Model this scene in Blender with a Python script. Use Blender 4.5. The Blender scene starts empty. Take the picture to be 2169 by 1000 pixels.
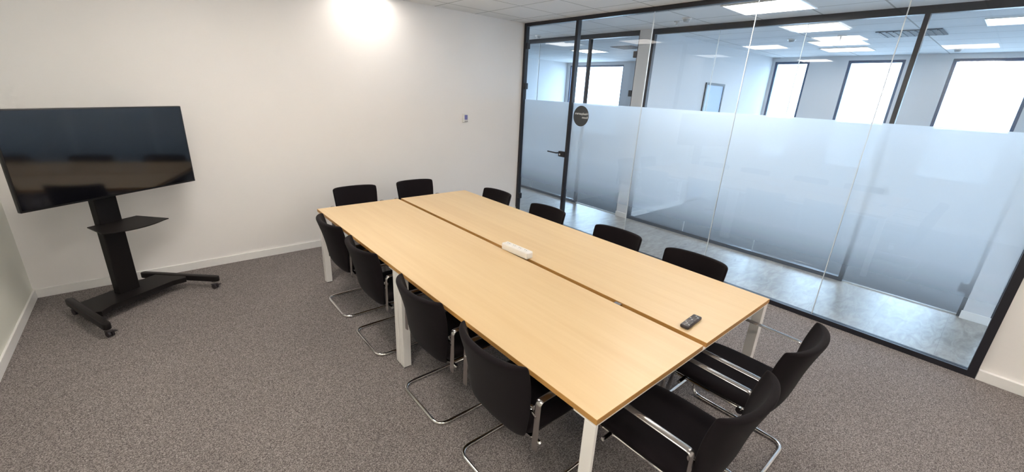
import bpy, bmesh, math, random
from mathutils import Vector, Matrix

scn = bpy.context.scene
COL = scn.collection
random.seed(7)

# ------------------------------------------------------------------ camera
FPX = 882.9
cam_d = bpy.data.cameras.new('camera'); cam = bpy.data.objects.new('camera', cam_d); COL.objects.link(cam)
cam_d.sensor_fit = 'HORIZONTAL'; cam_d.sensor_width = 36.0; cam_d.lens = 36.0 * FPX / 2169.0
cam_d.clip_start = 0.05; cam_d.clip_end = 200
_a, _b, _c = (math.radians(v) for v in (40.914, -18.998, 2.896))
_fw = Vector((math.sin(_a) * math.cos(_b), math.cos(_a) * math.cos(_b), math.sin(_b)))
_r = Vector((math.cos(_a), -math.sin(_a), 0)); _u = _r.cross(_fw)
_r2 = _r * math.cos(_c) + _u * math.sin(_c); _u2 = -_r * math.sin(_c) + _u * math.cos(_c)
cam.matrix_world = Matrix(((_r2.x, _u2.x, -_fw.x, -4.4127), (_r2.y, _u2.y, -_fw.y, -5.012), (_r2.z, _u2.z, -_fw.z, 1.8547), (0, 0, 0, 1)))
scn.camera = cam

# ------------------------------------------------------------------ world and exposure
world = bpy.data.worlds.new('sky'); scn.world = world; world.use_nodes = True
bgn = world.node_tree.nodes['Background']
bgn.inputs['Strength'].default_value = 3.7
_wt = world.node_tree
_tc = _wt.nodes.new('ShaderNodeTexCoord'); _sx = _wt.nodes.new('ShaderNodeSeparateXYZ'); _cr = _wt.nodes.new('ShaderNodeValToRGB')
_wt.links.new(_tc.outputs['Generated'], _sx.inputs[0])
_mp = _wt.nodes.new('ShaderNodeMapRange'); _mp.inputs[1].default_value = -0.35; _mp.inputs[2].default_value = -0.10
_wt.links.new(_sx.outputs[2], _mp.inputs[0]); _wt.links.new(_mp.outputs[0], _cr.inputs['Fac'])
_cr.color_ramp.elements[0].color = (0.22, 0.29, 0.36, 1); _cr.color_ramp.elements[1].color = (0.54, 0.76, 1.0, 1)
_wt.links.new(_cr.outputs['Color'], bgn.inputs['Color'])
scn.view_settings.view_transform = 'Standard'; scn.view_settings.look = 'None'
scn.view_settings.gamma = 1.0; scn.view_settings.exposure = 1.83
scn.view_settings.use_curve_mapping = False
LAMP_ROOM = 9.0      # emission of the meeting room panels
LAMP_HALL = 4.0
LAMP_OFFICE = 3.2

def portal(loc, sx, sy, rot):
    d = bpy.data.lights.new('window_portal', 'AREA'); d.shape = 'RECTANGLE'; d.size = sx; d.size_y = sy
    d.cycles.is_portal = True
    o = bpy.data.objects.new('window_portal', d); o.location = loc; o.rotation_euler = rot; COL.objects.link(o)

# ------------------------------------------------------------------ constants of the place
H = 2.80
RW = 5.416           # room width
GL = 5.30            # length of the glass partition
FY = -7.2            # wall behind the camera
CW = 1.334           # glass wall across the corridor
FX = 5.85            # window wall of the far office
SIDE = -1.25         # side wall of the far office
CY0, CY1 = -9.0, 4.6

# ------------------------------------------------------------------ materials
def nt(name):
    m = bpy.data.materials.new(name); m.use_nodes = True
    t = m.node_tree; t.nodes.clear()
    out = t.nodes.new('ShaderNodeOutputMaterial')
    return m, t, out

def N(t, kind, **kw):
    n = t.nodes.new(kind)
    for k, v in kw.items():
        if k in n.inputs: n.inputs[k].default_value = v
        else: setattr(n, k, v)
    return n

def coords(t): return t.nodes.new('ShaderNodeTexCoord').outputs['Object']

def simple(name, col, rough=0.5, metal=0.0, spec=0.5, noise=0.0, nscale=20.0, bump=0.0, bscale=200.0, coat=0.0, sheen=0.0):
    m, t, out = nt(name)
    p = N(t, 'ShaderNodeBsdfPrincipled')
    p.inputs['Base Color'].default_value = (*col, 1); p.inputs['Roughness'].default_value = rough
    p.inputs['Metallic'].default_value = metal; p.inputs['Specular IOR Level'].default_value = spec
    p.inputs['Coat Weight'].default_value = coat
    p.inputs['Sheen Weight'].default_value = sheen
    co = coords(t)
    nz = N(t, 'ShaderNodeTexNoise'); nz.inputs['Scale'].default_value = nscale; nz.inputs['Detail'].default_value = 4
    t.links.new(co, nz.inputs['Vector'])
    r = N(t, 'ShaderNodeValToRGB')
    k = noise
    r.color_ramp.elements[0].color = (*[max(0, c * (1 - k)) for c in col], 1); r.color_ramp.elements[1].color = (*[min(1, c * (1 + k)) for c in col], 1)
    t.links.new(nz.outputs['Fac'], r.inputs['Fac']); t.links.new(r.outputs['Color'], p.inputs['Base Color'])
    if bump > 0:
        n2 = N(t, 'ShaderNodeTexNoise'); n2.inputs['Scale'].default_value = bscale
        t.links.new(co, n2.inputs['Vector'])
        b = N(t, 'ShaderNodeBump'); b.inputs['Strength'].default_value = bump; b.inputs['Distance'].default_value = 0.002
        t.links.new(n2.outputs['Fac'], b.inputs['Height']); t.links.new(b.outputs['Normal'], p.inputs['Normal'])
    t.links.new(p.outputs[0], out.inputs[0])
    return m

M_wall = simple('wall_paint', (0.88, 0.855, 0.835), 0.42, spec=0.35, noise=0.015, nscale=3, bump=0.08, bscale=300)
M_wall_shaded = simple('wall_paint_left_shaded', (0.80, 0.80, 0.71), 0.5, spec=0.3, noise=0.02, nscale=3, bump=0.08, bscale=300)  # white wall like the others; its shade is put into the colour
M_wall_off = simple('office_wall_paint', (0.66, 0.665, 0.68), 0.6, spec=0.3, noise=0.015, nscale=3)
M_base = simple('baseboard_white', (0.86, 0.85, 0.83), 0.35, noise=0.01)
M_black = simple('black_powder_coat', (0.012, 0.012, 0.018), 0.4, noise=0.1)
M_stand = simple('stand_black_metal', (0.009, 0.007, 0.007), 0.45, spec=0.25, noise=0.1, nscale=60)
M_white_steel = simple('white_steel', (0.84, 0.82, 0.79), 0.35, noise=0.01)
M_fabric = simple('black_upholstery', (0.0085, 0.006, 0.0075), 0.92, spec=0.15, noise=0.25, nscale=400, bump=0.3, bscale=900, sheen=0.04)
M_chrome = simple('chrome', (0.72, 0.70, 0.68), 0.09, metal=1.0, noise=0.02)
M_alu = simple('polished_arm_metal', (0.44, 0.42, 0.41), 0.24, metal=1.0, noise=0.05)
M_plastic_w = simple('white_plastic', (0.82, 0.80, 0.77), 0.35, noise=0.01)
M_plastic_b = simple('dark_plastic', (0.035, 0.028, 0.032), 0.38, noise=0.1)
M_casing = simple('tv_casing_black', (0.006, 0.006, 0.007), 0.35, noise=0.1)
M_button = simple('grey_rubber_button', (0.17, 0.155, 0.155), 0.6, noise=0.05)
M_lcd = simple('lcd_violet', (0.20, 0.20, 0.46), 0.2, noise=0.1, nscale=60)
M_screen = simple('tv_glass', (0.004, 0.004, 0.006), 0.075, spec=0.75, noise=0.0)
M_grille = simple('vent_grey', (0.13, 0.145, 0.165), 0.6, noise=0.05)
M_detector = simple('detector_plastic', (0.45, 0.46, 0.47), 0.5, noise=0.05)
M_edge = simple('beech_edge_band', (0.48, 0.25, 0.07), 0.45, noise=0.12, nscale=40)
M_sign = simple('grey_vinyl_sign', (0.06, 0.068, 0.075), 0.5, noise=0.05)
M_letters = simple('white_vinyl_letters', (0.75, 0.78, 0.80), 0.5, noise=0.01)
M_joint = simple('clear_joint_strip', (0.72, 0.78, 0.82), 0.3, noise=0.01)
M_windowframe = simple('window_frame_blue_grey', (0.05, 0.09, 0.17), 0.4, noise=0.05)

def carpet():
    m, t, out = nt('carpet_speckled')
    p = N(t, 'ShaderNodeBsdfPrincipled', Roughness=0.97); p.inputs['Specular IOR Level'].default_value = 0.1
    co = coords(t)
    v = N(t, 'ShaderNodeTexVoronoi', Scale=300.0); t.links.new(co, v.inputs['Vector'])
    n1 = N(t, 'ShaderNodeTexNoise', Scale=130.0, Detail=3.0, Roughness=0.7); t.links.new(co, n1.inputs['Vector'])
    n2 = N(t, 'ShaderNodeTexNoise', Scale=1.3, Detail=3.0); t.links.new(co, n2.inputs['Vector'])
    sep = N(t, 'ShaderNodeSeparateColor'); t.links.new(v.outputs['Color'], sep.inputs[0])
    mx = N(t, 'ShaderNodeMath', operation='MULTIPLY_ADD'); t.links.new(sep.outputs[0], mx.inputs[0]); mx.inputs[1].default_value = 0.5
    ml = N(t, 'ShaderNodeMath', operation='MULTIPLY'); t.links.new(n1.outputs['Fac'], ml.inputs[0]); ml.inputs[1].default_value = 0.62
    t.links.new(ml.outputs[0], mx.inputs[2])
    r = N(t, 'ShaderNodeValToRGB'); e = r.color_ramp.elements
    e[0].position = 0.24; e[0].color = (0.066, 0.057, 0.057, 1); e[1].position = 0.88; e[1].color = (0.46, 0.42, 0.40, 1)
    x = e.new(0.5); x.color = (0.165, 0.145, 0.140, 1)
    t.links.new(mx.outputs[0], r.inputs['Fac'])
    r2 = N(t, 'ShaderNodeValToRGB'); r2.color_ramp.elements[0].color = (0.92, 0.92, 0.92, 1); r2.color_ramp.elements[0].position = .3
    r2.color_ramp.elements[1].position = .7
    t.links.new(n2.outputs['Fac'], r2.inputs['Fac'])
    mm = N(t, 'ShaderNodeMix', data_type='RGBA', blend_type='MULTIPLY'); mm.inputs[0].default_value = 1.0
    t.links.new(r.outputs['Color'], mm.inputs[6]); t.links.new(r2.outputs['Color'], mm.inputs[7])
    t.links.new(mm.outputs[2], p.inputs['Base Color'])
    b = N(t, 'ShaderNodeBump', Strength=0.6, Distance=0.004); t.links.new(mx.outputs[0], b.inputs['Height']); t.links.new(b.outputs['Normal'], p.inputs['Normal'])
    t.links.new(p.outputs[0], out.inputs[0]); return m
M_carpet = carpet()

def wood():
    m, t, out = nt('beech_laminate')
    p = N(t, 'ShaderNodeBsdfPrincipled', Roughness=0.36); p.inputs['Specular IOR Level'].default_value = 0.35
    co = coords(t)
    mp = N(t, 'ShaderNodeMapping'); mp.inputs['Scale'].default_value = (26.0, 1.1, 1.0); t.links.new(co, mp.inputs['Vector'])
    n1 = N(t, 'ShaderNodeTexNoise', Scale=1.0, Detail=7.0, Roughness=0.6, Distortion=0.5); t.links.new(mp.outputs[0], n1.inputs['Vector'])
    mp2 = N(t, 'ShaderNodeMapping'); mp2.inputs['Scale'].default_value = (5.0, 0.5, 1.0); t.links.new(co, mp2.inputs['Vector'])
    n2 = N(t, 'ShaderNodeTexNoise', Scale=1.0, Detail=3.0); t.links.new(mp2.outputs[0], n2.inputs['Vector'])
    ad = N(t, 'ShaderNodeMath', operation='ADD'); t.links.new(n1.outputs['Fac'], ad.inputs[0]); t.links.new(n2.outputs['Fac'], ad.inputs[1])
    hf = N(t, 'ShaderNodeMath', operation='MULTIPLY'); hf.inputs[1].default_value = 0.5; t.links.new(ad.outputs[0], hf.inputs[0])
    r = N(t, 'ShaderNodeValToRGB'); e = r.color_ramp.elements
    e[0].position = 0.35; e[0].color = (0.70, 0.50, 0.275, 1); e[1].position = 0.66; e[1].color = (0.765, 0.575, 0.335, 1)
    t.links.new(hf.outputs[0], r.inputs['Fac']); t.links.new(r.outputs['Color'], p.inputs['Base Color'])
    t.links.new(p.outputs[0], out.inputs[0]); return m
M_wood = wood()

def planks():
    m, t, out = nt('vinyl_planks')
    p = N(t, 'ShaderNodeBsdfPrincipled', Roughness=0.33); p.inputs['Specular IOR Level'].default_value = 0.5
    co = coords(t)
    mpb = N(t, 'ShaderNodeMapping'); mpb.inputs['Rotation'].default_value = (0, 0, 0); t.links.new(co, mpb.inputs['Vector'])
    br = N(t, 'ShaderNodeTexBrick'); br.inputs['Scale'].default_value = 1.0; br.inputs['Brick Width'].default_value = 0.92
    br.inputs['Row Height'].default_value = 0.46; br.inputs['Mortar Size'].default_value = 0.0015; br.inputs['Mortar Smooth'].default_value = 0.3
    br.inputs['Color1'].default_value = (0.29, 0.275, 0.25, 1); br.inputs['Color2'].default_value = (0.335, 0.32, 0.295, 1); br.inputs['Mortar'].default_value = (0.22, 0.21, 0.20, 1)
    t.links.new(mpb.outputs[0], br.inputs['Vector'])
    mp = N(t, 'ShaderNodeMapping'); mp.inputs['Scale'].default_value = (5, 14.0, 1.0); t.links.new(co, mp.inputs['Vector'])
    n1 = N(t, 'ShaderNodeTexNoise', Scale=1.0, Detail=7.0, Roughness=0.65, Distortion=1.0); t.links.new(mp.outputs[0], n1.inputs['Vector'])
    r = N(t, 'ShaderNodeValToRGB'); r.color_ramp.elements[0].position = 0.3; r.color_ramp.elements[0].color = (0.62, 0.61, 0.58, 1)
    r.color_ramp.elements[1].position = 0.7; r.color_ramp.elements[1].color = (1.25, 1.25, 1.25, 1)
    t.links.new(n1.outputs['Fac'], r.inputs['Fac'])
    mm = N(t, 'ShaderNodeMix', data_type='RGBA', blend_type='MULTIPLY'); mm.inputs[0].default_value = 1.0
    t.links.new(br.outputs['Color'], mm.inputs[6]); t.links.new(r.outputs['Color'], mm.inputs[7])
    t.links.new(mm.outputs[2], p.inputs['Base Color']); t.links.new(p.outputs[0], out.inputs[0]); return m
M_planks = planks()

def ceil_tiles(name, x0, y0, w=0.6, h=0.6, col=(0.88, 0.88, 0.865)):
    m, t, out = nt(name)
    p = N(t, 'ShaderNodeBsdfPrincipled', Roughness=0.85); p.inputs['Specular IOR Level'].default_value = 0.2
    co = coords(t); sp = N(t, 'ShaderNodeSeparateXYZ'); t.links.new(co, sp.inputs[0])
    def line(sock, off, per):
        a = N(t, 'ShaderNodeMath', operation='SUBTRACT'); t.links.new(sock, a.inputs[0]); a.inputs[1].default_value = off
        d = N(t, 'ShaderNodeMath', operation='DIVIDE'); t.links.new(a.outputs[0], d.inputs[0]); d.inputs[1].default_value = per
        f = N(t, 'ShaderNodeMath', operation='FRACT'); t.links.new(d.outputs[0], f.inputs[0])
        s = N(t, 'ShaderNodeMath', operation='SUBTRACT'); s.inputs[0].default_value = 1.0; t.links.new(f.outputs[0], s.inputs[1])
        mn = N(t, 'ShaderNodeMath', operation='MINIMUM'); t.links.new(f.outputs[0], mn.inputs[0]); t.links.new(s.outputs[0], mn.inputs[1])
        return mn, per
    outs = []
    for sock, off, per in ((sp.outputs[0], x0, w), (sp.outputs[1], y0, h)):
        mn, per = line(sock, off, per)
        lt = N(t, 'ShaderNodeMath', operation='LESS_THAN'); t.links.new(mn.outputs[0], lt.inputs[0]); lt.inputs[1].default_value = 0.008 / per
        outs.append(lt)
    mxx = N(t, 'ShaderNodeMath', operation='MAXIMUM'); t.links.new(outs[0].outputs[0], mxx.inputs[0]); t.links.new(outs[1].outputs[0], mxx.inputs[1])
    nz = N(t, 'ShaderNodeTexNoise', Scale=160.0); t.links.new(co, nz.inputs['Vector'])
    rr = N(t, 'ShaderNodeValToRGB'); rr.color_ramp.elements[0].color = (*[c * .96 for c in col], 1); rr.color_ramp.elements[1].color = (*col, 1)
    t.links.new(nz.outputs['Fac'], rr.inputs['Fac'])
    mm = N(t, 'ShaderNodeMix', data_type='RGBA'); t.links.new(mxx.outputs[0], mm.inputs[0]); t.links.new(rr.outputs['Color'], mm.inputs[6])
    mm.inputs[7].default_value = (col[0] * .55, col[1] * .55, col[2] * .54, 1)
    t.links.new(mm.outputs[2], p.inputs['Base Color']); t.links.new(p.outputs[0], out.inputs[0]); return m
M_ceil = ceil_tiles('ceiling_tiles', -0.3, -0.3)
M_ceil2 = ceil_tiles('hall_ceiling_tiles', 0.28, -0.3, col=(0.84, 0.85, 0.86))
M_ceil3 = ceil_tiles('office_ceiling_tiles', 1.6, -0.3, w=0.6, h=1.2, col=(0.84, 0.86, 0.88))

def emit(name, col, s):
    m, t, out = nt(name)
    e = N(t, 'ShaderNodeEmission'); e.inputs['Color'].default_value = (*col, 1); e.inputs['Strength'].default_value = s
    t.links.new(e.outputs[0], out.inputs[0]); return m
M_lamp_room = emit('lamp_panel_warm', (1.0, 0.925, 0.845), LAMP_ROOM)
M_lamp_wall = emit('lamp_panel_dimmed', (1.0, 0.925, 0.845), LAMP_ROOM * .24)
M_lamp_hall = emit('lamp_panel_hall', (1.0, 0.97, 0.92), LAMP_HALL)
M_lamp_off = emit('lamp_panel_office', (1.0, 0.98, 0.95), LAMP_OFFICE)

def glass(name, tint=(0.975, 0.985, 0.99), refl=1.5):
    m, t, out = nt(name)
    tr = N(t, 'ShaderNodeBsdfTransparent'); tr.inputs['Color'].default_value = (*tint, 1)
    gl = N(t, 'ShaderNodeBsdfGlossy'); gl.inputs['Roughness'].default_value = 0.0
    fr = N(t, 'ShaderNodeFresnel', IOR=1.45)
    ge = N(t, 'ShaderNodeNewGeometry')       # a pane is a solid slab: only the face towards the ray mirrors
    fb = N(t, 'ShaderNodeMath', operation='SUBTRACT'); fb.inputs[0].default_value = 1.0; t.links.new(ge.outputs['Backfacing'], fb.inputs[1])
    m0 = N(t, 'ShaderNodeMath', operation='MULTIPLY'); t.links.new(fr.outputs[0], m0.inputs[0]); m0.inputs[1].default_value = refl
    ml = N(t, 'ShaderNodeMath', operation='MULTIPLY'); ml.use_clamp = True; t.links.new(m0.outputs[0], ml.inputs[0]); t.links.new(fb.outputs[0], ml.inputs[1])
    mx = N(t, 'ShaderNodeMixShader'); t.links.new(ml.outputs[0], mx.inputs[0]); t.links.new(tr.outputs[0], mx.inputs[1]); t.links.new(gl.outputs[0], mx.inputs[2])
    t.links.new(mx.outputs[0], out.inputs[0]); return m
M_glass = glass('clear_glass')

def frost(name):
    # etched film: dense at the top, printed as a pattern that thins out towards the floor
    m, t, out = nt(name)
    tr = N(t, 'ShaderNodeBsdfTransparent')
    tl = N(t, 'ShaderNodeBsdfTranslucent'); tl.inputs['Color'].default_value = (0.86, 0.93, 1.0, 1)
    df = N(t, 'ShaderNodeBsdfDiffuse'); df.inputs['Color'].default_value = (0.80, 0.89, 0.97, 1)
    mx1 = N(t, 'ShaderNodeMixShader'); mx1.inputs[0].default_value = 0.28
    t.links.new(tl.outputs[0], mx1.inputs[1]); t.links.new(df.outputs[0], mx1.inputs[2])
    co = coords(t); sp = N(t, 'ShaderNodeSeparateXYZ'); t.links.new(co, sp.inputs[0])
    mr = N(t, 'ShaderNodeMapRange'); t.links.new(sp.outputs[2], mr.inputs[0]); mr.inputs[1].default_value = 0.0; mr.inputs[2].default_value = 1.765
    r = N(t, 'ShaderNodeValToRGB'); e = r.color_ramp.elements
    e[0].position = 0.12; e[0].color = (0.0, 0, 0, 1); e[1].position = 0.95; e[1].color = (.93, .93, .93, 1)
    for pos, v in ((0.26, 0.10), (0.34, 0.30), (0.44, 0.62), (0.60, 0.86)):
        x = e.new(pos); x.color = (v, v, v, 1)
    t.links.new(mr.outputs[0], r.inputs['Fac'])
    mx = N(t, 'ShaderNodeMixShader'); t.links.new(r.outputs['Color'], mx.inputs[0])
    t.links.new(tr.outputs[0], mx.inputs[1]); t.links.new(mx1.outputs[0], mx.inputs[2])
    t.links.new(mx.outputs[0], out.inputs[0]); return m
M_frost = frost('frosted_film')

# ------------------------------------------------------------------ mesh helpers
def bx(bm, a, b, bev=0.0, seg=2):
    x0, y0, z0 = (min(p, q) for p, q in zip(a, b)); x1, y1, z1 = (max(p, q) for p, q in zip(a, b))
    vs = [bm.verts.new(v) for v in ((x0, y0, z0), (x1, y0, z0), (x1, y1, z0), (x0, y1, z0), (x0, y0, z1), (x1, y0, z1), (x1, y1, z1), (x0, y1, z1))]
    fs = [bm.faces.new([vs[i] for i in f]) for f in ((3, 2, 1, 0), (4, 5, 6, 7), (0, 1, 5, 4), (1, 2, 6, 5), (2, 3, 7, 6), (3, 0, 4, 7))]
    if bev > 0:
        es = list({e for f in fs for e in f.edges})
        bmesh.ops.bevel(bm, geom=es, offset=bev, segments=seg, profile=0.5, affect='EDGES')
    return vs

def cyl(bm, c, r, h, axis='Z', seg=20, r2=None):
    res = bmesh.ops.create_cone(bm, cap_ends=True, cap_tris=False, segments=seg, radius1=r, radius2=r if r2 is None else r2, depth=h)
    M = Matrix.Translation(Vector(c))
    if axis == 'X': M = M @ Matrix.Rotation(math.pi / 2, 4, 'Y')
    if axis == 'Y': M = M @ Matrix.Rotation(math.pi / 2, 4, 'X')
    bmesh.ops.transform(bm, matrix=M, verts=res['verts'])

def fillet(pts, r, n=6):
    pts = [Vector(p) for p in pts]; rr = r if isinstance(r, (list, tuple)) else [r] * len(pts); out = [pts[0]]
    for i in range(1, len(pts) - 1):
        p, a, b = pts[i], (pts[i - 1] - pts[i]), (pts[i + 1] - pts[i])
        d = min(rr[i], a.length * .49, b.length * .49); s = p + a.normalized() * d; e = p + b.normalized() * d
        for k in range(n + 1):
            t = k / n; out.append(s * (1 - t) ** 2 + p * 2 * t * (1 - t) + e * t * t)
    out.append(pts[-1]); return out

def sweep(bm, pts, ra, rb=None, seg=12, ref=Vector((1, 0, 0)), closed=False):
    """tube of elliptical section: ra along ref, rb across"""
    rb = ra if rb is None else rb; rings = []; n = len(pts); prev = None
    for i, p in enumerate(pts):
        if closed: tg = (pts[(i + 1) % n] - pts[i - 1]).normalized()
        else: tg = (pts[min(i + 1, n - 1)] - pts[max(i - 1, 0)]).normalized()
        if prev is None:
            s = (ref - tg * ref.dot(tg))
            if s.length < 1e-3: s = Vector((0, 1, 0)) - tg * tg.y
            s.normalize()
        else:
            s = prev - tg * prev.dot(tg)
            s.normalize()
        prev = s; u = tg.cross(s)
        rings.append([bm.verts.new(p + s * ra * math.cos(2 * math.pi * k / seg) + u * rb * math.sin(2 * math.pi * k / seg)) for k in range(seg)])
    m = n if closed else n - 1
    for i in range(m):
        A, B = rings[i], rings[(i + 1) % n]
        for k in range(seg): bm.faces.new((A[k], A[(k + 1) % seg], B[(k + 1) % seg], B[k]))
    if not closed:
        bm.faces.new(rings[0][::-1]); bm.faces.new(rings[-1])

def prism(bm, pts, z0, z1, bev=0.0):
    lo = [bm.verts.new((x, y, z0)) for x, y in pts]; hi = [bm.verts.new((x, y, z1)) for x, y in pts]; n = len(pts)
    fs = [bm.faces.new(lo[::-1]), bm.faces.new(hi)] + [bm.faces.new((lo[i], lo[(i + 1) % n], hi[(i + 1) % n], hi[i])) for i in range(n)]
    if bev > 0:
        es = list(fs[1].edges) + list(fs[0].edges)
        bmesh.ops.bevel(bm, geom=es, offset=bev, segments=2, profile=0.5, affect='EDGES')

def obj(name, bm, mat, parent=None, smooth=False, kind=None, angle=0.6):
    bmesh.ops.recalc_face_normals(bm, faces=bm.faces)
    me = bpy.data.meshes.new(name); bm.to_mesh(me); bm.free()
    for m in (mat if isinstance(mat, (list, tuple)) else [mat]): me.materials.append(m)
    if smooth:
        for p in me.polygons: p.use_smooth = True
        if angle: me.set_sharp_from_angle(angle=angle)
    o = bpy.data.objects.new(name, me); COL.objects.link(o)
    if parent: o.parent = parent
    if kind: o['kind'] = kind
    return o

def B(): return bmesh.new()

def empty(name, loc=(0, 0, 0), rz=0.0, kind=None):
    o = bpy.data.objects.new(name, None); o.empty_display_size = 0.1; COL.objects.link(o)
    o.location = loc; o.rotation_euler = (0, 0, rz)
    if kind: o['kind'] = kind
    return o

def tag(o, label, cat, group=None):
    o['label'] = label; o['category'] = cat
    if group: o['group'] = group
    return o

def struct(name, boxes, mat, parent=None, bev=0.0):
    bm = B()
    for a, b in boxes: bx(bm, a, b, bev)
    o = obj(name, bm, mat, parent)
    if parent is None: o['kind'] = 'structure'
    return o

def dup(root):
    c = root.copy(); COL.objects.link(c)
    for ch in list(root.children):
        d = ch.copy(); COL.objects.link(d); d.parent = c
        for g in ch.children:
            e = g.copy(); COL.objects.link(e); e.parent = d
    return c

# ------------------------------------------------------------------ room shell
struct('floor', [((-RW - .15, FY - .15, -.1), (0.0, 0.15, 0))], M_carpet)
struct('floor_corridor', [((0.0, CY0, -.1), (CW, CY1, 0))], M_planks)
struct('floor_office', [((CW, CY0, -.1), (FX + .2, CY1, 0))], simple('office_carpet', (0.14, 0.15, 0.16), 0.95, noise=0.25, nscale=150))
struct('ceiling', [((-RW - .15, FY - .15, H), (0.0, 0.15, H + .1))], M_ceil)
struct('ceiling_corridor', [((0.0, CY0, H), (CW, CY1, H + .1))], M_ceil2)
struct('ceiling_office', [((CW, CY0, H), (FX + .2, CY1, H + .1))], M_ceil3)
struct('wall_back', [((-RW - .15, 0, 0), (0.035, .15, H))], M_wall)
struct('wall_left', [((-RW - .15, FY, 0), (-RW, 0, H))], M_wall_shaded)
struct('wall_front', [((-RW - .15, FY - .15, 0), (0.1, FY, H))], M_wall)
struct('wall_right', [((0.0, FY, 0), (0.1, -GL, H))], M_wall)
struct('baseboard_back', [((-RW + .015, -.015, 0), (-0.032, 0, .08))], M_base, bev=.003)
struct('baseboard_left', [((-RW, FY, 0), (-RW + .015, 0, .08))], M_base, bev=.003)
struct('baseboard_right', [((-.035, FY, 0), (0.0, -GL - .002, .08))], M_base, bev=.003)
# corridor side of our back wall going on, corridor ends
struct('wall_corridor_side', [((-.05, .15, 0), (0.0, CY1, H))], M_wall)
struct('wall_corridor_end', [((0.0, CY1, 0), (FX + .2, CY1 + .15, H))], M_wall_off)
struct('wall_corridor_start', [((0.0, CY0 - .15, 0), (FX + .2, CY0, H))], M_wall_off)

# near glass partition -------------------------------------------------------
gp = empty('wall_glass', (0, 0, 0), kind='structure')
FW = .045
struct('top_rail', [((-.03, -GL, H - FW), (.03, 0, H))], M_black, gp)
struct('bottom_rail', [((-.03, -GL, 0), (.03, -1.03, FW))], M_black, gp)
struct('post', [((-.03, -FW, 0), (.03, 0, H - FW))], M_black, gp)
struct('post', [((-.03, -1.035, 0), (.03, -.99, H - FW))], M_black, gp)
struct('post', [((-.03, -GL, FW), (.03, -GL + .05, H - FW))], M_black, gp)
js = [-1.035, -2.10, -3.165, -4.23, -GL + .05]
for a, b in zip(js[:-1], js[1:]):
    p = struct('glass_pane', [((-.005, b + .003, FW), (.005, a - .003, H - FW))], M_glass, gp)
    bm = B(); f = [bm.verts.new(v) for v in ((.0065, a - .004, FW), (.0065, b + .004, FW), (.0065, b + .004, 1.765), (.0065, a - .004, 1.765))]; bm.faces.new(f)
    obj('frosted_film', bm, M_frost, p)
for j in js[1:-1]:
    struct('glass_joint', [((-.006, j - .003, FW), (.006, j + .003, H - FW))], M_joint, gp)

# door in the near partition
d1 = empty('door_1', (0, -.05, 0), kind='structure')
def at(o, parent):                      # geometry written in world coordinates, parent moved away from the origin
    o.location = -Vector(parent.location); return o
p = at(struct('glass_leaf', [((-.005, -.985, .012), (.005, -.052, H - FW - .005))], M_glass, d1), d1)
bm = B(); f = [bm.verts.new(v) for v in ((.0065, -.055, .015), (.0065, -.982, .015), (.0065, -.982, 1.765), (.0065, -.055, 1.765))]; bm.faces.new(f)
fo = obj('frosted_film', bm, M_frost, p)
for z0 in (2.46, 1.91, .235):
    at(struct('hinge', [((-.035, -.088, z0), (.02, -.046, z0 + .085))], M_black, d1, bev=.004), d1)
bm = B(); bx(bm, (-.03, -.985, 1.025), (.03, -.865, 1.10), .005); lk = at(obj('lock_case', bm, M_black, d1, True), d1)
bm = B(); cyl(bm, (-.034, -.905, 1.058), .013, .012, 'X'); obj('lock_cylinder', bm, M_chrome, lk, True)
bm = B(); sweep(bm, fillet([(-.03, -.87, 1.075), (-.075, -.87, 1.075), (-.078, -.70, 1.078)], .02), .009, .009)
at(obj('handle', bm, M_black, d1, True), d1)

# round vinyl sign on the glass
sg = empty('round_door_sign', (-.0060, -1.20, 1.60))
tag(sg, 'round dark grey sign with reversed white lettering on the glass beside the door', 'sign')
bm = B(); cyl(bm, (0, 0, 0), .132, .0012, 'X', 48); obj('disc', bm, M_sign, sg)
def text_obj(s, size, loc, parent, mat, mirror=True):
    cu = bpy.data.curves.new('lettering', 'FONT'); cu.body = s; cu.size = size; cu.extrude = .0004; cu.align_x = 'LEFT'
    cu.offset = .0006
    o = bpy.data.objects.new('tmp', cu); COL.objects.link(o); bpy.context.view_layer.update()
    dg = bpy.context.evaluated_depsgraph_get(); me = bpy.data.meshes.new_from_object(o.evaluated_get(dg)); me.name = 'lettering'
    bpy.data.objects.remove(o); bpy.data.curves.remove(cu)
    # text is read from the corridor (+x side): reading direction there is +y
    for v in me.vertices:
        x, y, z = v.co; v.co = (z, x, y)
    me.flip_normals() if hasattr(me, 'flip_normals') else None
    me.materials.append(mat)
    t = bpy.data.objects.new('lettering', me); COL.objects.link(t); t.parent = parent; t.location = loc; return t
text_obj('Headquarters', .041, (-.0012, -.122, .018), sg, M_letters)
text_obj('Room', .041, (-.0012, -.122, -.028), sg, M_letters)

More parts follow.
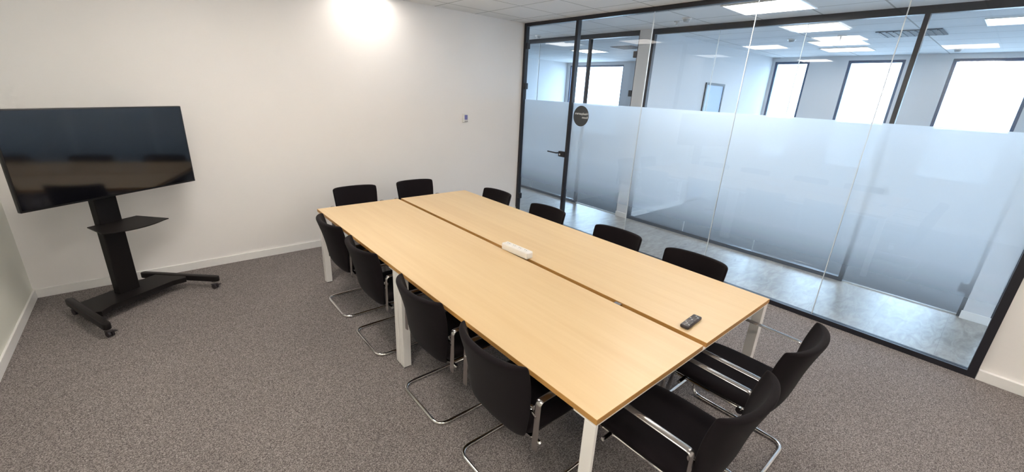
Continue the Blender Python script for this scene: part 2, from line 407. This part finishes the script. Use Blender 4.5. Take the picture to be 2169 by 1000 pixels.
# opposite glass wall --------------------------------------------------------
def partition(name, y0, y1, joints, floor_rail=True, bar=.05):
    e = empty(name, (CW, y1, 0), kind='structure')
    def S(n, boxes, mat, par=e): return at(struct(n, boxes, mat, par), e)
    S('top_rail', [((CW - .03, y0, H - bar - .02), (CW + .03, y1, H))], M_black)
    if floor_rail: S('bottom_rail', [((CW - .03, y0, 0), (CW + .03, y1, .045))], M_black)
    S('post', [((CW - .03, y1 - .04, .045), (CW + .03, y1, H - bar - .02))], M_black)
    S('post', [((CW - .03, y0, .045), (CW + .03, y0 + .04, H - bar - .02))], M_black)
    ys = [y1 - .04] + joints + [y0 + .04]
    for a, b in zip(ys[:-1], ys[1:]):
        p = S('glass_pane', [((CW - .005, b + .003, .045), (CW + .005, a - .003, H - bar - .02))], M_glass)
        bm = B(); f = [bm.verts.new(v) for v in ((CW + .0065, a - .004, .045), (CW + .0065, b + .004, .045), (CW + .0065, b + .004, 1.72), (CW + .0065, a - .004, 1.72))]; bm.faces.new(f)
        obj('frosted_film', bm, M_frost, p)
    for j in joints: S('glass_joint', [((CW - .006, j - .003, .045), (CW + .006, j + .003, H - bar - .02))], M_joint)
    return e
partition('wall_office_glass', -4.17, -1.25, [-2.21, -3.18])
partition('wall_office_glass_left', -.12, CY1 - .02, [3.4, 2.25, 1.1])
partition('wall_office_glass_far', -8.4, -5.31, [-6.3, -7.3])
def glass_door(name, y0, y1, hinge_y, hz, handle_y):
    e = empty(name, (CW, y1, 0), kind='structure')
    def S(n, boxes, mat, par=e, bev=0): return at(struct(n, boxes, mat, par, bev), e)
    S('header', [((CW - .03, y0 - .03, H - .07), (CW + .03, y1, H))], M_black)
    s = 1 if hinge_y > (y0 + y1) / 2 else -1
    S('jamb', [((CW - .03, y0 - .03, 0), (CW + .03, y0, H - .07))], M_black)
    p = S('glass_leaf', [((CW - .005, y0 + .004, .012), (CW + .005, y1 - .004, H - .075))], M_glass)
    bm = B(); f = [bm.verts.new(v) for v in ((CW + .0065, y1 - .006, .03), (CW + .0065, y0 + .006, .03), (CW + .0065, y0 + .006, 1.72), (CW + .0065, y1 - .006, 1.72))]; bm.faces.new(f)
    obj('frosted_film', bm, M_frost, p)
    for z in hz: S('hinge', [((CW - .035, y0 - .005, z), (CW + .02, y0 + .06, z + .09))], M_black, bev=.004)
    S('lock_case', [((CW - .03, y1 - .13, 1.03), (CW + .03, y1 - .01, 1.10))], M_black, bev=.004)
    S('bottom_seal', [((CW - .006, y0, 0), (CW + .006, y1, .012))], M_joint)
    return e
glass_door('door_2', -5.10, -4.17, -5.1, (2.43, 1.88, .24), -4.2)
glass_door('door_3', -1.03, -.12, -1.0, (2.43, 1.88, .24), -.15)
struct('wall_office_pier', [((CW - .06, -5.31, 0), (CW + .12, -5.13, H))], M_wall_off)
struct('trim_1', [((CW - .072, -5.318, 0), (CW - .06, -5.122, .08))], M_base, bev=.002)
# dividing wall between the two far offices
struct('wall_divider', [((CW - .06, SIDE, 0), (FX, -1.06, H))], M_wall_off)
struct('trim_2', [((CW - .072, SIDE - .006, 0), (CW - .06, -1.054, .08))], M_base, bev=.002)
struct('trim_3', [((CW + .04, SIDE - .012, 0), (FX, SIDE, .08))], M_base, bev=.002)
# glazed door in the dividing wall
dd = empty('door_4', (3.16, SIDE, 0), kind='structure')
at(struct('door_frame', [((3.13, SIDE - .02, 0), (3.17, SIDE - .001, 2.18)), ((3.80, SIDE - .02, 0), (3.84, SIDE - .001, 2.18)), ((3.17, SIDE - .02, 2.14), (3.80, SIDE - .001, 2.18))], M_black, dd), dd)
at(struct('door_leaf', [((3.17, SIDE - .012, 0.01), (3.80, SIDE - .002, 2.14))], simple('door_leaf_blue', (0.34, 0.46, 0.66), 0.3, noise=0.02), dd), dd)
at(struct('handle', [((3.74, SIDE - .05, 1.03), (3.78, SIDE - .012, 1.05))], M_chrome, dd), dd)
# window wall with openings
wins = [(-1.93, -1.30), (-3.38, -2.56), (-4.93, -3.97), (-6.6, -5.6), (2.50, 4.50), (-8.2, -7.2), (.0, 0.9)]
Z0, Z1 = 0.75, 2.72
segs = sorted(wins); bm = B(); y = CY0
for a, b in segs:
    bx(bm, (FX, y, 0), (FX + .2, a, H)); bx(bm, (FX, a, 0), (FX + .2, b, Z0)); bx(bm, (FX, a, Z1), (FX + .2, b, H)); y = b
bx(bm, (FX, y, 0), (FX + .2, CY1, H))
obj('wall_far', bm, M_wall_off, kind='structure')
for i, (a, b) in enumerate(wins):
    w = empty('window_%d' % (i + 1), (FX + .12, (a + b) / 2, Z0), kind='structure')
    t = .045; X0, X1 = FX + .03, FX + .09
    at(struct('window_frame', [((X0, a, Z0), (X1, a + t, Z1)), ((X0, b - t, Z0), (X1, b, Z1)), ((X0, a + t, Z0), (X1, b - t, Z0 + t)), ((X0, a + t, Z1 - t), (X1, b - t, Z1))], M_windowframe, w), w)
    at(struct('pane', [((FX + .055, a + t, Z0 + t), (FX + .065, b - t, Z1 - t))], M_glass, w), w)
    portal((FX + .21, (a + b) / 2, (Z0 + Z1) / 2), Z1 - Z0, b - a, (0, math.radians(90), 0))

# ------------------------------------------------------------------ ceiling lights
def panel(cx, cy, sx, sy, mat, label, cat='ceiling light', group=None):
    e = empty('ceiling_light', (cx, cy, H)); tag(e, label, cat, group)
    bm = B(); a, b, t = sx / 2, sy / 2, .018
    bx(bm, (-a, -b, -.012), (a, -b + t, 0)); bx(bm, (-a, b - t, -.012), (a, b, 0)); bx(bm, (-a, -b + t, -.012), (-a + t, b - t, 0)); bx(bm, (a - t, -b + t, -.012), (a, b - t, 0))
    obj('frame', bm, M_white_steel, e)
    bm = B(); bx(bm, (-a + t, -b + t, -.008), (a - t, b - t, -.001)); obj('diffuser', bm, mat, e)
    return e
panel(-2.38, -.34, .6, .6, M_lamp_wall, 'square ceiling light panel of the meeting room right beside the back wall')
panel(-.60, -3.00, .6, .6, M_lamp_room, 'square ceiling light panel of the meeting room between the table and the glass')
panel(-3.90, -1.80, .6, .6, M_lamp_room, 'added square fill light panel on the meeting room ceiling between the television and the table')  # added panel, placed to brighten the lower back wall behind the television
panel(-1.20, -5.40, .6, .6, M_lamp_room, 'added square fill light panel on the meeting room ceiling past the near table end')  # added out of view to lift the carpet and wall on the right
panel(-4.20, -6.30, .6, .6, M_lamp_room, 'added square fill light panel on the meeting room ceiling by the wall behind the viewpoint')  # unseen extra panel, lights the back wall evenly from a distance
panel(-4.80, -4.20, .6, .6, M_lamp_room, 'added square fill light panel on the meeting room ceiling on the television side, above the viewpoint')  # extra fill panel added for the dim left side of the room
panel(.585, -3.02, .60, .70, M_lamp_hall, 'bright ceiling light panel in the corridor just behind the glass')
panel(.585, 1.2, .60, .60, M_lamp_hall, 'ceiling light panel in the corridor past the glass door')
panel(.585, -6.6, .60, .60, M_lamp_hall, 'ceiling light panel in the corridor beyond the right end of the glass')
panel(2.15, -3.02, .60, .60, M_lamp_off, 'ceiling light panel of the far office closest to its glass wall')
panel(3.75, -2.87, .60, .66, M_lamp_off, 'middle ceiling light panel of the far office')
panel(4.70, -2.77, .55, .66, M_lamp_off, 'ceiling light panel of the far office closest to the windows')
panel(2.55, -4.90, .50, .90, M_lamp_off, 'ceiling light panel at the right end of the far office')
panel(3.3, 1.6, .60, .60, M_lamp_off, 'ceiling light panel in the office behind the left glass door')

def vent(cx, cy, sx, sy, label):
    e = empty('ceiling_vent', (cx, cy, H)); tag(e, label, 'vent')
    bm = B(); bx(bm, (-sx / 2, -sy / 2, -.01), (sx / 2, sy / 2, 0)); obj('frame', bm, M_grille, e)
    bm = B(); n = 9
    for k in range(n):
        y = -sy / 2 + .04 + k * (sy - .08) / (n - 1); bx(bm, (-sx / 2 + .03, y - .008, -.016), (sx / 2 - .03, y + .008, -.01))
    obj('slats', bm, M_grille, e)
vent(3.12, -3.78, .55, .62, 'grey ceiling vent grille in the far office right of the light panels')
vent(3.05, .42, .45, .5, 'dark ceiling vent seen above the left glass door')
def detector(cx, cy, label, r=.055):
    e = empty('smoke_detector', (cx, cy, H)); tag(e, label, 'smoke detector')
    bm = B(); cyl(bm, (0, 0, -.008), r, .016, seg=24); obj('base', bm, M_plastic_w, e, True)
    bm = B(); cyl(bm, (0, 0, -.03), r * .55, .03, seg=24, r2=r * .8); obj('sensor', bm, M_detector, e, True)
detector(.76, -2.05, 'round white smoke detector on the corridor ceiling, left of the bright panel')
detector(3.01, -3.09, 'round smoke detector between the far office light panels')
detector(3.12, -2.44, 'round smoke detector left of the far office light panels')
detector(5.14, -4.05, 'round smoke detector above the right window of the far office')
detector(.97, .78, 'round smoke detector seen through the glass door')
e = empty('sprinkler', (.90, -1.84, H)); tag(e, 'small sprinkler head on the corridor ceiling beside the smoke detector', 'sprinkler')
bm = B(); cyl(bm, (0, 0, -.005), .032, .01); obj('rosette', bm, M_detector, e, True)
bm = B(); cyl(bm, (0, 0, -.025), .01, .035); cyl(bm, (0, 0, -.045), .022, .004); obj('nozzle', bm, M_chrome, e, True)

# ------------------------------------------------------------------ desks
TX0, TX1, TY1, TY0 = -3.3525, -1.7025, -.993, -4.313
GX0, GX1 = -2.545, -2.510; MY = -2.653; TT = .74; TH = .025
e = empty('meeting_table', ((TX0 + TX1) / 2, (TY0 + TY1) / 2, 0)); tag(e, 'long beech meeting table with white steel legs and a slot along its middle', 'table')
ox, oy = e.location.x, e.location.y
g = .003; L = .055; zb = TT - TH
for x0, x1 in ((TX0, GX0), (GX1, TX1)):
    bm = B(); bx(bm, (x0 - ox, TY0 - oy, TT - TH), (x1 - ox, TY1 - oy, TT), .0012, 1)
    for f in bm.faces: f.normal_update()
    for f in bm.faces: f.material_index = 0 if f.normal.z > .9 else 1
    obj('tabletop', bm, [M_wood, M_edge], e)
for (y0, y1, near) in ((MY + .0005, TY1, False), (TY0, MY - .0005, True)):
    c, d = y0 - oy, y1 - oy; a, b = TX0 - ox, TX1 - ox
    bm = B()
    bx(bm, (a + g, c + g, zb - .010), (b - g, c + g + .11, zb - .0005)); bx(bm, (a + g, d - g - .11, zb - .010), (b - g, d - g, zb - .0005))
    bx(bm, (a + g + L, c + g + .08, zb - .04), (b - g - L, c + g + .11, zb - .010)); bx(bm, (a + g + L, d - g - .11, zb - .04), (b - g - L, d - g - .08, zb - .010))
    for xx in (a + .10, -.12, .09, b - .13): bx(bm, (xx, c + g + .11, zb - .035), (xx + .03, d - g - .11, zb - .0005))
    obj('under_frame', bm, M_white_steel, e)
    for sx in (0, 1):
        for sy in (0, 1):
            xa = a + g if sx == 0 else b - g - L; ya = c + g if sy == 0 else d - g - L; w = L
            if near and sx == 0 and sy == 0: w = .016
            bm = B(); bx(bm, (xa, ya, .006), (xa + w, ya + L, zb - .0105), .002)
            lg = obj('leg', bm, M_white_steel, e)
            bm = B(); bx(bm, (xa + .004, ya + .004, 0), (xa + w - .004, ya + L - .004, .007)); obj('foot', bm, M_plastic_b, lg)
bm = B(); bx(bm, (GX0 - ox + .001, -3.815 - oy, TT - .02), (GX1 - ox - .001, -3.775 - oy, TT - .004)); obj('slot_connector', bm, M_alu, e)

# power strip
ps = empty('power_strip', (-2.515, -2.885, TT)); ps.rotation_euler = (0, 0, math.radians(3)); tag(ps, 'white multi-socket power strip lying on the slot of the table', 'power strip')
bm = B(); bx(bm, (-.032, -.135, 0), (.032, .135, .052), .009, 3); obj('housing', bm, M_plastic_w, ps, True)
for k in range(4):
    y = -.09 + k * .06
    bm = B(); cyl(bm, (0, y, .0525), .02, .003, seg=24); s = obj('socket', bm, M_white_steel, ps, True)
    bm = B(); cyl(bm, (0, y - .008, .0545), .0028, .002, seg=10); cyl(bm, (0, y + .008, .0545), .0028, .002, seg=10); obj('socket_holes', bm, M_plastic_b, s)

# remote control
rc = empty('remote_control', (-2.395, -4.168, TT)); rc.rotation_euler = (0, 0, math.radians(4)); tag(rc, 'dark grey television remote control lying on the desk near the table end', 'remote control')
bm = B(); bx(bm, (-.083, -.024, .001), (.083, .024, .020), .007, 3); obj('body', bm, M_plastic_b, rc, True)
for i in range(10):
    for j in range(3):
        if i == 4 and j != 1: continue
        bm = B(); x = -.062 + i * .0138; y = -.014 + j * .014
        bx(bm, (x - .0042, y - .0042, .0195), (x + .0042, y + .0042, .0222), .001, 1); obj('button', bm, M_button if (i * 3 + j) % 4 else M_detector, rc)

# ------------------------------------------------------------------ chairs
def back_surface(off):
    """rows of points of the shell; off = offset along its normal (front +)"""
    prof = [(-.175, .378), (-.225, .384), (-.258, .410), (-.276, .465), (-.288, .53), (-.302, .60), (-.320, .675), (-.340, .740), (-.355, .788), (-.3585, .804), (-.360, .812)]
    nu = 14; rows = []
    for i, (y, z) in enumerate(prof):
        v = i / (len(prof) - 1)
        hw = [.140, .180, .203, .214, .220, .224, .229, .233, .234, .232, .226][i]
        cv = [.005, .012, .028, .045, .060, .072, .082, .088, .090, .090, .088][i]
        row = []
        for k in range(nu + 1):
            u = -1 + 2 * k / nu
            zz = z - (.007 * u ** 6 if i >= 9 else 0) - (.004 * (1 - u * u) if i >= 9 else 0)
            row.append(Vector((hw * math.sin(u * 1.25) / math.sin(1.25), y + cv * abs(u) ** 2.0, zz)))
        rows.append(row)
    return rows

def make_chair():
    e = empty('meeting_chair')
    # backrest: solid shell with a soft rim
    rows = back_surface(0); bm = B(); T = .017
    nr, nc = len(rows), len(rows[0])
    def nrm(i, k):
        du = rows[i][min(k + 1, nc - 1)] - rows[i][max(k - 1, 0)]; dv = rows[min(i + 1, nr - 1)][k] - rows[max(i - 1, 0)][k]
        return du.cross(dv).normalized()
    F, R_ = [], []
    for i in range(nr):
        fr, rr = [], []
        for k in range(nc):
            edge = min(1.0, .42 + 1.6 * min(k, nc - 1 - k) / (nc - 1) * 2) * (0.5 if i in (0, nr - 1) else 1.0)
            n = nrm(i, k) * T * edge
            fr.append(bm.verts.new(rows[i][k] - n)); rr.append(bm.verts.new(rows[i][k] + n))
        F.append(fr); R_.append(rr)
    for G, flip in ((F, 0), (R_, 1)):
        for i in range(nr - 1):
            for k in range(nc - 1):
                q = (G[i][k], G[i][k + 1], G[i + 1][k + 1], G[i + 1][k]); bm.faces.new(q[::-1] if flip else q)
    loop = [(0, k) for k in range(nc)] + [(i, nc - 1) for i in range(1, nr)] + [(nr - 1, k) for k in range(nc - 2, -1, -1)] + [(i, 0) for i in range(nr - 2, 0, -1)]
    for q in range(len(loop)):
        i, k = loop[q]; j, l = loop[(q + 1) % len(loop)]
        bm.faces.new((F[i][k], R_[i][k], R_[j][l], F[j][l]))
    o = obj('backrest', bm, M_fabric, e, True, angle=None)
    md = o.modifiers.new('sub', 'SUBSURF'); md.levels = 1; md.render_levels = 2
    # seat cushion
    bm = B(); nx, ny = 12, 12; top, bot = [], []
    for j in range(ny + 1):
        tr, br = [], []
        for i in range(nx + 1):
            u = -1 + 2 * i / nx; v = -1 + 2 * j / ny
            k = .13; x = u * math.sqrt(1 - k * v * v * .8); y = v * math.sqrt(1 - k * u * u * .8)
            X = .236 * x; Y = .004 + .246 * y
            ed = max(abs(u), abs(v))
            zt = .462 - .012 * (1 - u * u) * (1 - v * v) - (.022 * max(0, v) ** 4) - (.014 if ed > .99 else 0)
            zb = .405 + (.012 if ed > .99 else 0) - (.01 * (1 - ed))
            tr.append(bm.verts.new((X, Y, zt))); br.append(bm.verts.new((X * .985, Y * .985 + .0003, zb)))
        top.append(tr); bot.append(br)
    for j in range(ny):
        for i in range(nx):
            bm.faces.new((top[j][i], top[j][i + 1], top[j + 1][i + 1], top[j + 1][i])); bm.faces.new((bot[j][i], bot[j + 1][i], bot[j + 1][i + 1], bot[j][i + 1]))
    lp = [(0, i) for i in range(nx)] + [(j, nx) for j in range(ny)] + [(ny, i) for i in range(nx, 0, -1)] + [(j, 0) for j in range(ny, 0, -1)]
    for q in range(len(lp)):
        a, b = lp[q], lp[(q + 1) % len(lp)]
        bm.faces.new((top[a[0]][a[1]], bot[a[0]][a[1]], bot[b[0]][b[1]], top[b[0]][b[1]]))
    o = obj('seat', bm, M_fabric, e, True, angle=None)
    md = o.modifiers.new('sub', 'SUBSURF'); md.levels = 1; md.render_levels = 1
    # sled tube
    r = .0115; z = r
    pts = fillet([(-.262, .215, .60), (-.262, .232, .40), (-.225, .262, z), (-.225, -.300, z), (.225, -.300, z), (.225, .262, z), (.262, .232, .40), (.262, .215, .60)],
                 [0, .05, .07, .075, .075, .07, .05, 0], 8)
    bm = B(); sweep(bm, pts, r, seg=12, ref=Vector((0, 1, 0)))
    obj('sled_frame', bm, M_chrome, e, True)
    # cross bars below the seat
    bm = B()
    for y, zz, x in ((-.195, .392, .262), (.150, .392, .262)): sweep(bm, [Vector((-x, y, zz)), Vector((x, y, zz))], .010, seg=10, ref=Vector((0, 0, 1)))
    for sx in (-1, 1): sweep(bm, [Vector((sx * .20, -.185, .392)), Vector((sx * .20, .21, .392))], .008, seg=10, ref=Vector((0, 0, 1)))
    obj('seat_support', bm, M_chrome, e, True)
    for sx in (-1, 1):
        x = sx * .268
        pts = fillet([(x, .222, .52), (x, .212, .648), (x, -.232, .640), (x, -.236, .388)], [0, .035, .022, 0], 5)
        bm = B(); sweep(bm, pts, .0175, .006, seg=14)
        arm = obj('armrest', bm, M_alu, e, True)
        bm = B(); sweep(bm, [Vector((x, -.236, .56)), Vector((sx * .205, -.222, .56))], .009, .006, seg=10, ref=Vector((0, 0, 1))); cyl(bm, (sx * .215, -.215, .56), .016, .012, 'X', 16)
        obj('back_bracket', bm, M_chrome, e, True)
    return e

proto = make_chair()
PI = math.pi
left_y = [(-1.60, 'closest to the back wall'), (-2.27, 'second from the back wall'), (-3.10, 'third from the back wall'), (-3.765, 'closest to the camera')]
right_y = [(-1.46, 'closest to the back wall'), (-2.26, 'second from the back wall'), (-3.09, 'third from the back wall'), (-3.765, 'closest to the near table end')]
places = []
for y, s in left_y: places.append((-3.14, y, -PI / 2, 'black armchair with chrome sled legs, television side of the table, ' + s, 'chairs on the television side'))
for y, s in right_y: places.append((-1.865, y, PI / 2, 'black chair on the glass side of the table, ' + s, 'chairs on the glass side'))
places.append((-2.83, -.83, PI, 'black chair at the back-wall end of the table, left one', 'chairs at the far table end'))
places.append((-2.12, -.83, PI, 'black chair at the back-wall end of the table, right one by the slot', 'chairs at the far table end'))
places.append((-2.83, -4.335, 0, 'black cantilever armchair at the near table end, beside the table corner leg', 'chairs at the near table end'))
places.append((-2.165, -4.335, 0, 'black cantilever armchair at the near table end, the one closer to the glass', 'chairs at the near table end'))
for i, (x, y, r, lab, grp) in enumerate(places):
    c = proto if i == 0 else dup(proto)
    c.location = (x, y, 0); c.rotation_euler = (0, 0, r); tag(c, lab, 'chair', grp)

# ------------------------------------------------------------------ television on its wheeled stand
TA = math.radians(34.9)
st = empty('tv_stand', (-4.55, -.857, 0), TA); tag(st, 'black metal television stand on castors with a column and a small shelf', 'tv stand')
# local x = along the screen, y = backwards (towards the wall)
def bar(p, q, w, z0, z1, rnd=.02):
    p, q = Vector((*p, 0)), Vector((*q, 0)); d = (q - p).normalized(); n = Vector((-d.y, d.x, 0)); bm = B()
    pts = [p + n * w / 2, p - n * w / 2]; m = 8
    out = []
    for k in range(m + 1): a = math.pi * k / m; out.append(p + n * (w / 2) * math.cos(a) - d * (w / 2) * math.sin(a))
    for k in range(m + 1): a = math.pi * k / m; out.append(q - n * (w / 2) * math.cos(a) + d * (w / 2) * math.sin(a))
    prism(bm, [(v.x, v.y) for v in out], z0, z1, .006); return bm
for s in (-1, 1):
    lg = obj('leg', bar((s * .28, .645), (s * .44, 0.0), .052, .072, .122), M_stand, st, True)
    for (cx, cy) in ((s * .29, .60), (s * .428, .02)):
        bm = B(); cyl(bm, (cx, cy, .060), .008, .026); cyl(bm, (cx, cy, .0695), .018, .005)
        cs = obj('castor', bm, M_chrome, st, True)
        bm = B()
        for o_ in (-.012, .012): cyl(bm, (cx + o_, cy - .010, .0225), .0225, .013, 'X', 24)
        obj('wheel', bm, M_plastic_b, cs, True)
        bm = B(); bx(bm, (cx - .021, cy - .024, .038), (cx + .021, cy + .014, .050), .004)
        if cy < .1: bx(bm, (cx + .008, cy - .050, .040), (cx + .032, cy - .018, .046), .002)
        obj('castor_hood', bm, M_plastic_b, cs, True)
bm = B(); prism(bm, [(-.315, .52), (-.375, .275), (-.33, .215), (-.24, .255), (.24, .255), (.33, .215), (.375, .275), (.315, .52)], .074, .117, .003); obj('base_plate', bm, M_stand, st)
bm = B(); bx(bm, (-.088, .385, .110), (.066, .455, 1.35), .006); cl = obj('column', bm, M_stand, st, False)
bm = B()
shp = [(-.165, .405), (-.225, .16)] + [(-.225 + .455 * k / 10, .16 - .02 - .075 * math.sin(math.pi * (k + .6) / 11.2)) for k in range(1, 10)] + [(.235, .12), (.185, .405)]
prism(bm, shp, .715, .722); obj('shelf', bm, M_stand, st)
bm = B(); bx(bm, (-.2, .262, 1.12), (.2, .275, 1.46)); bx(bm, (-.06, .275, 1.15), (.06, .386, 1.43)); obj('mounting_plate', bm, M_stand, st)

tv = empty('television', st.matrix_world @ Vector((0, 0, 0)) if False else (-4.55 - math.sin(TA) * .2, -.857 + math.cos(TA) * .2, .965), TA)
tag(tv, 'large black flat screen television, switched off, mounted on the wheeled stand', 'television')
W2, TVH = .587, .645
bm = B(); bx(bm, (-W2, .0, 0), (W2, .032, TVH), .004); obj('casing', bm, M_casing, tv, True)
bm = B(); bx(bm, (-.40, .030, .06), (.40, .058, .50), .01); obj('back_cover', bm, M_casing, tv, True)
bm = B(); bx(bm, (-W2 + .010, -.0015, .014), (W2 - .010, .002, TVH - .009)); obj('screen', bm, M_screen, tv)

# ------------------------------------------------------------------ thermostat
th = empty('thermostat', (-1.04, 0, 1.487)); tag(th, 'small white wall thermostat with a violet display on the back wall', 'thermostat')
bm = B(); bx(bm, (-.045, -.022, -.058), (.045, 0, .058), .004); obj('housing', bm, M_plastic_w, th, True)
bm = B(); bx(bm, (-.022, -.024, -.022), (.026, -.021, .042), .001); obj('display', bm, M_lcd, th)
bm = B(); bx(bm, (-.020, -.0235, -.048), (-.004, -.021, -.034), .001); bx(bm, (.008, -.0235, -.048), (.024, -.021, -.034), .001); obj('buttons', bm, M_button, th)
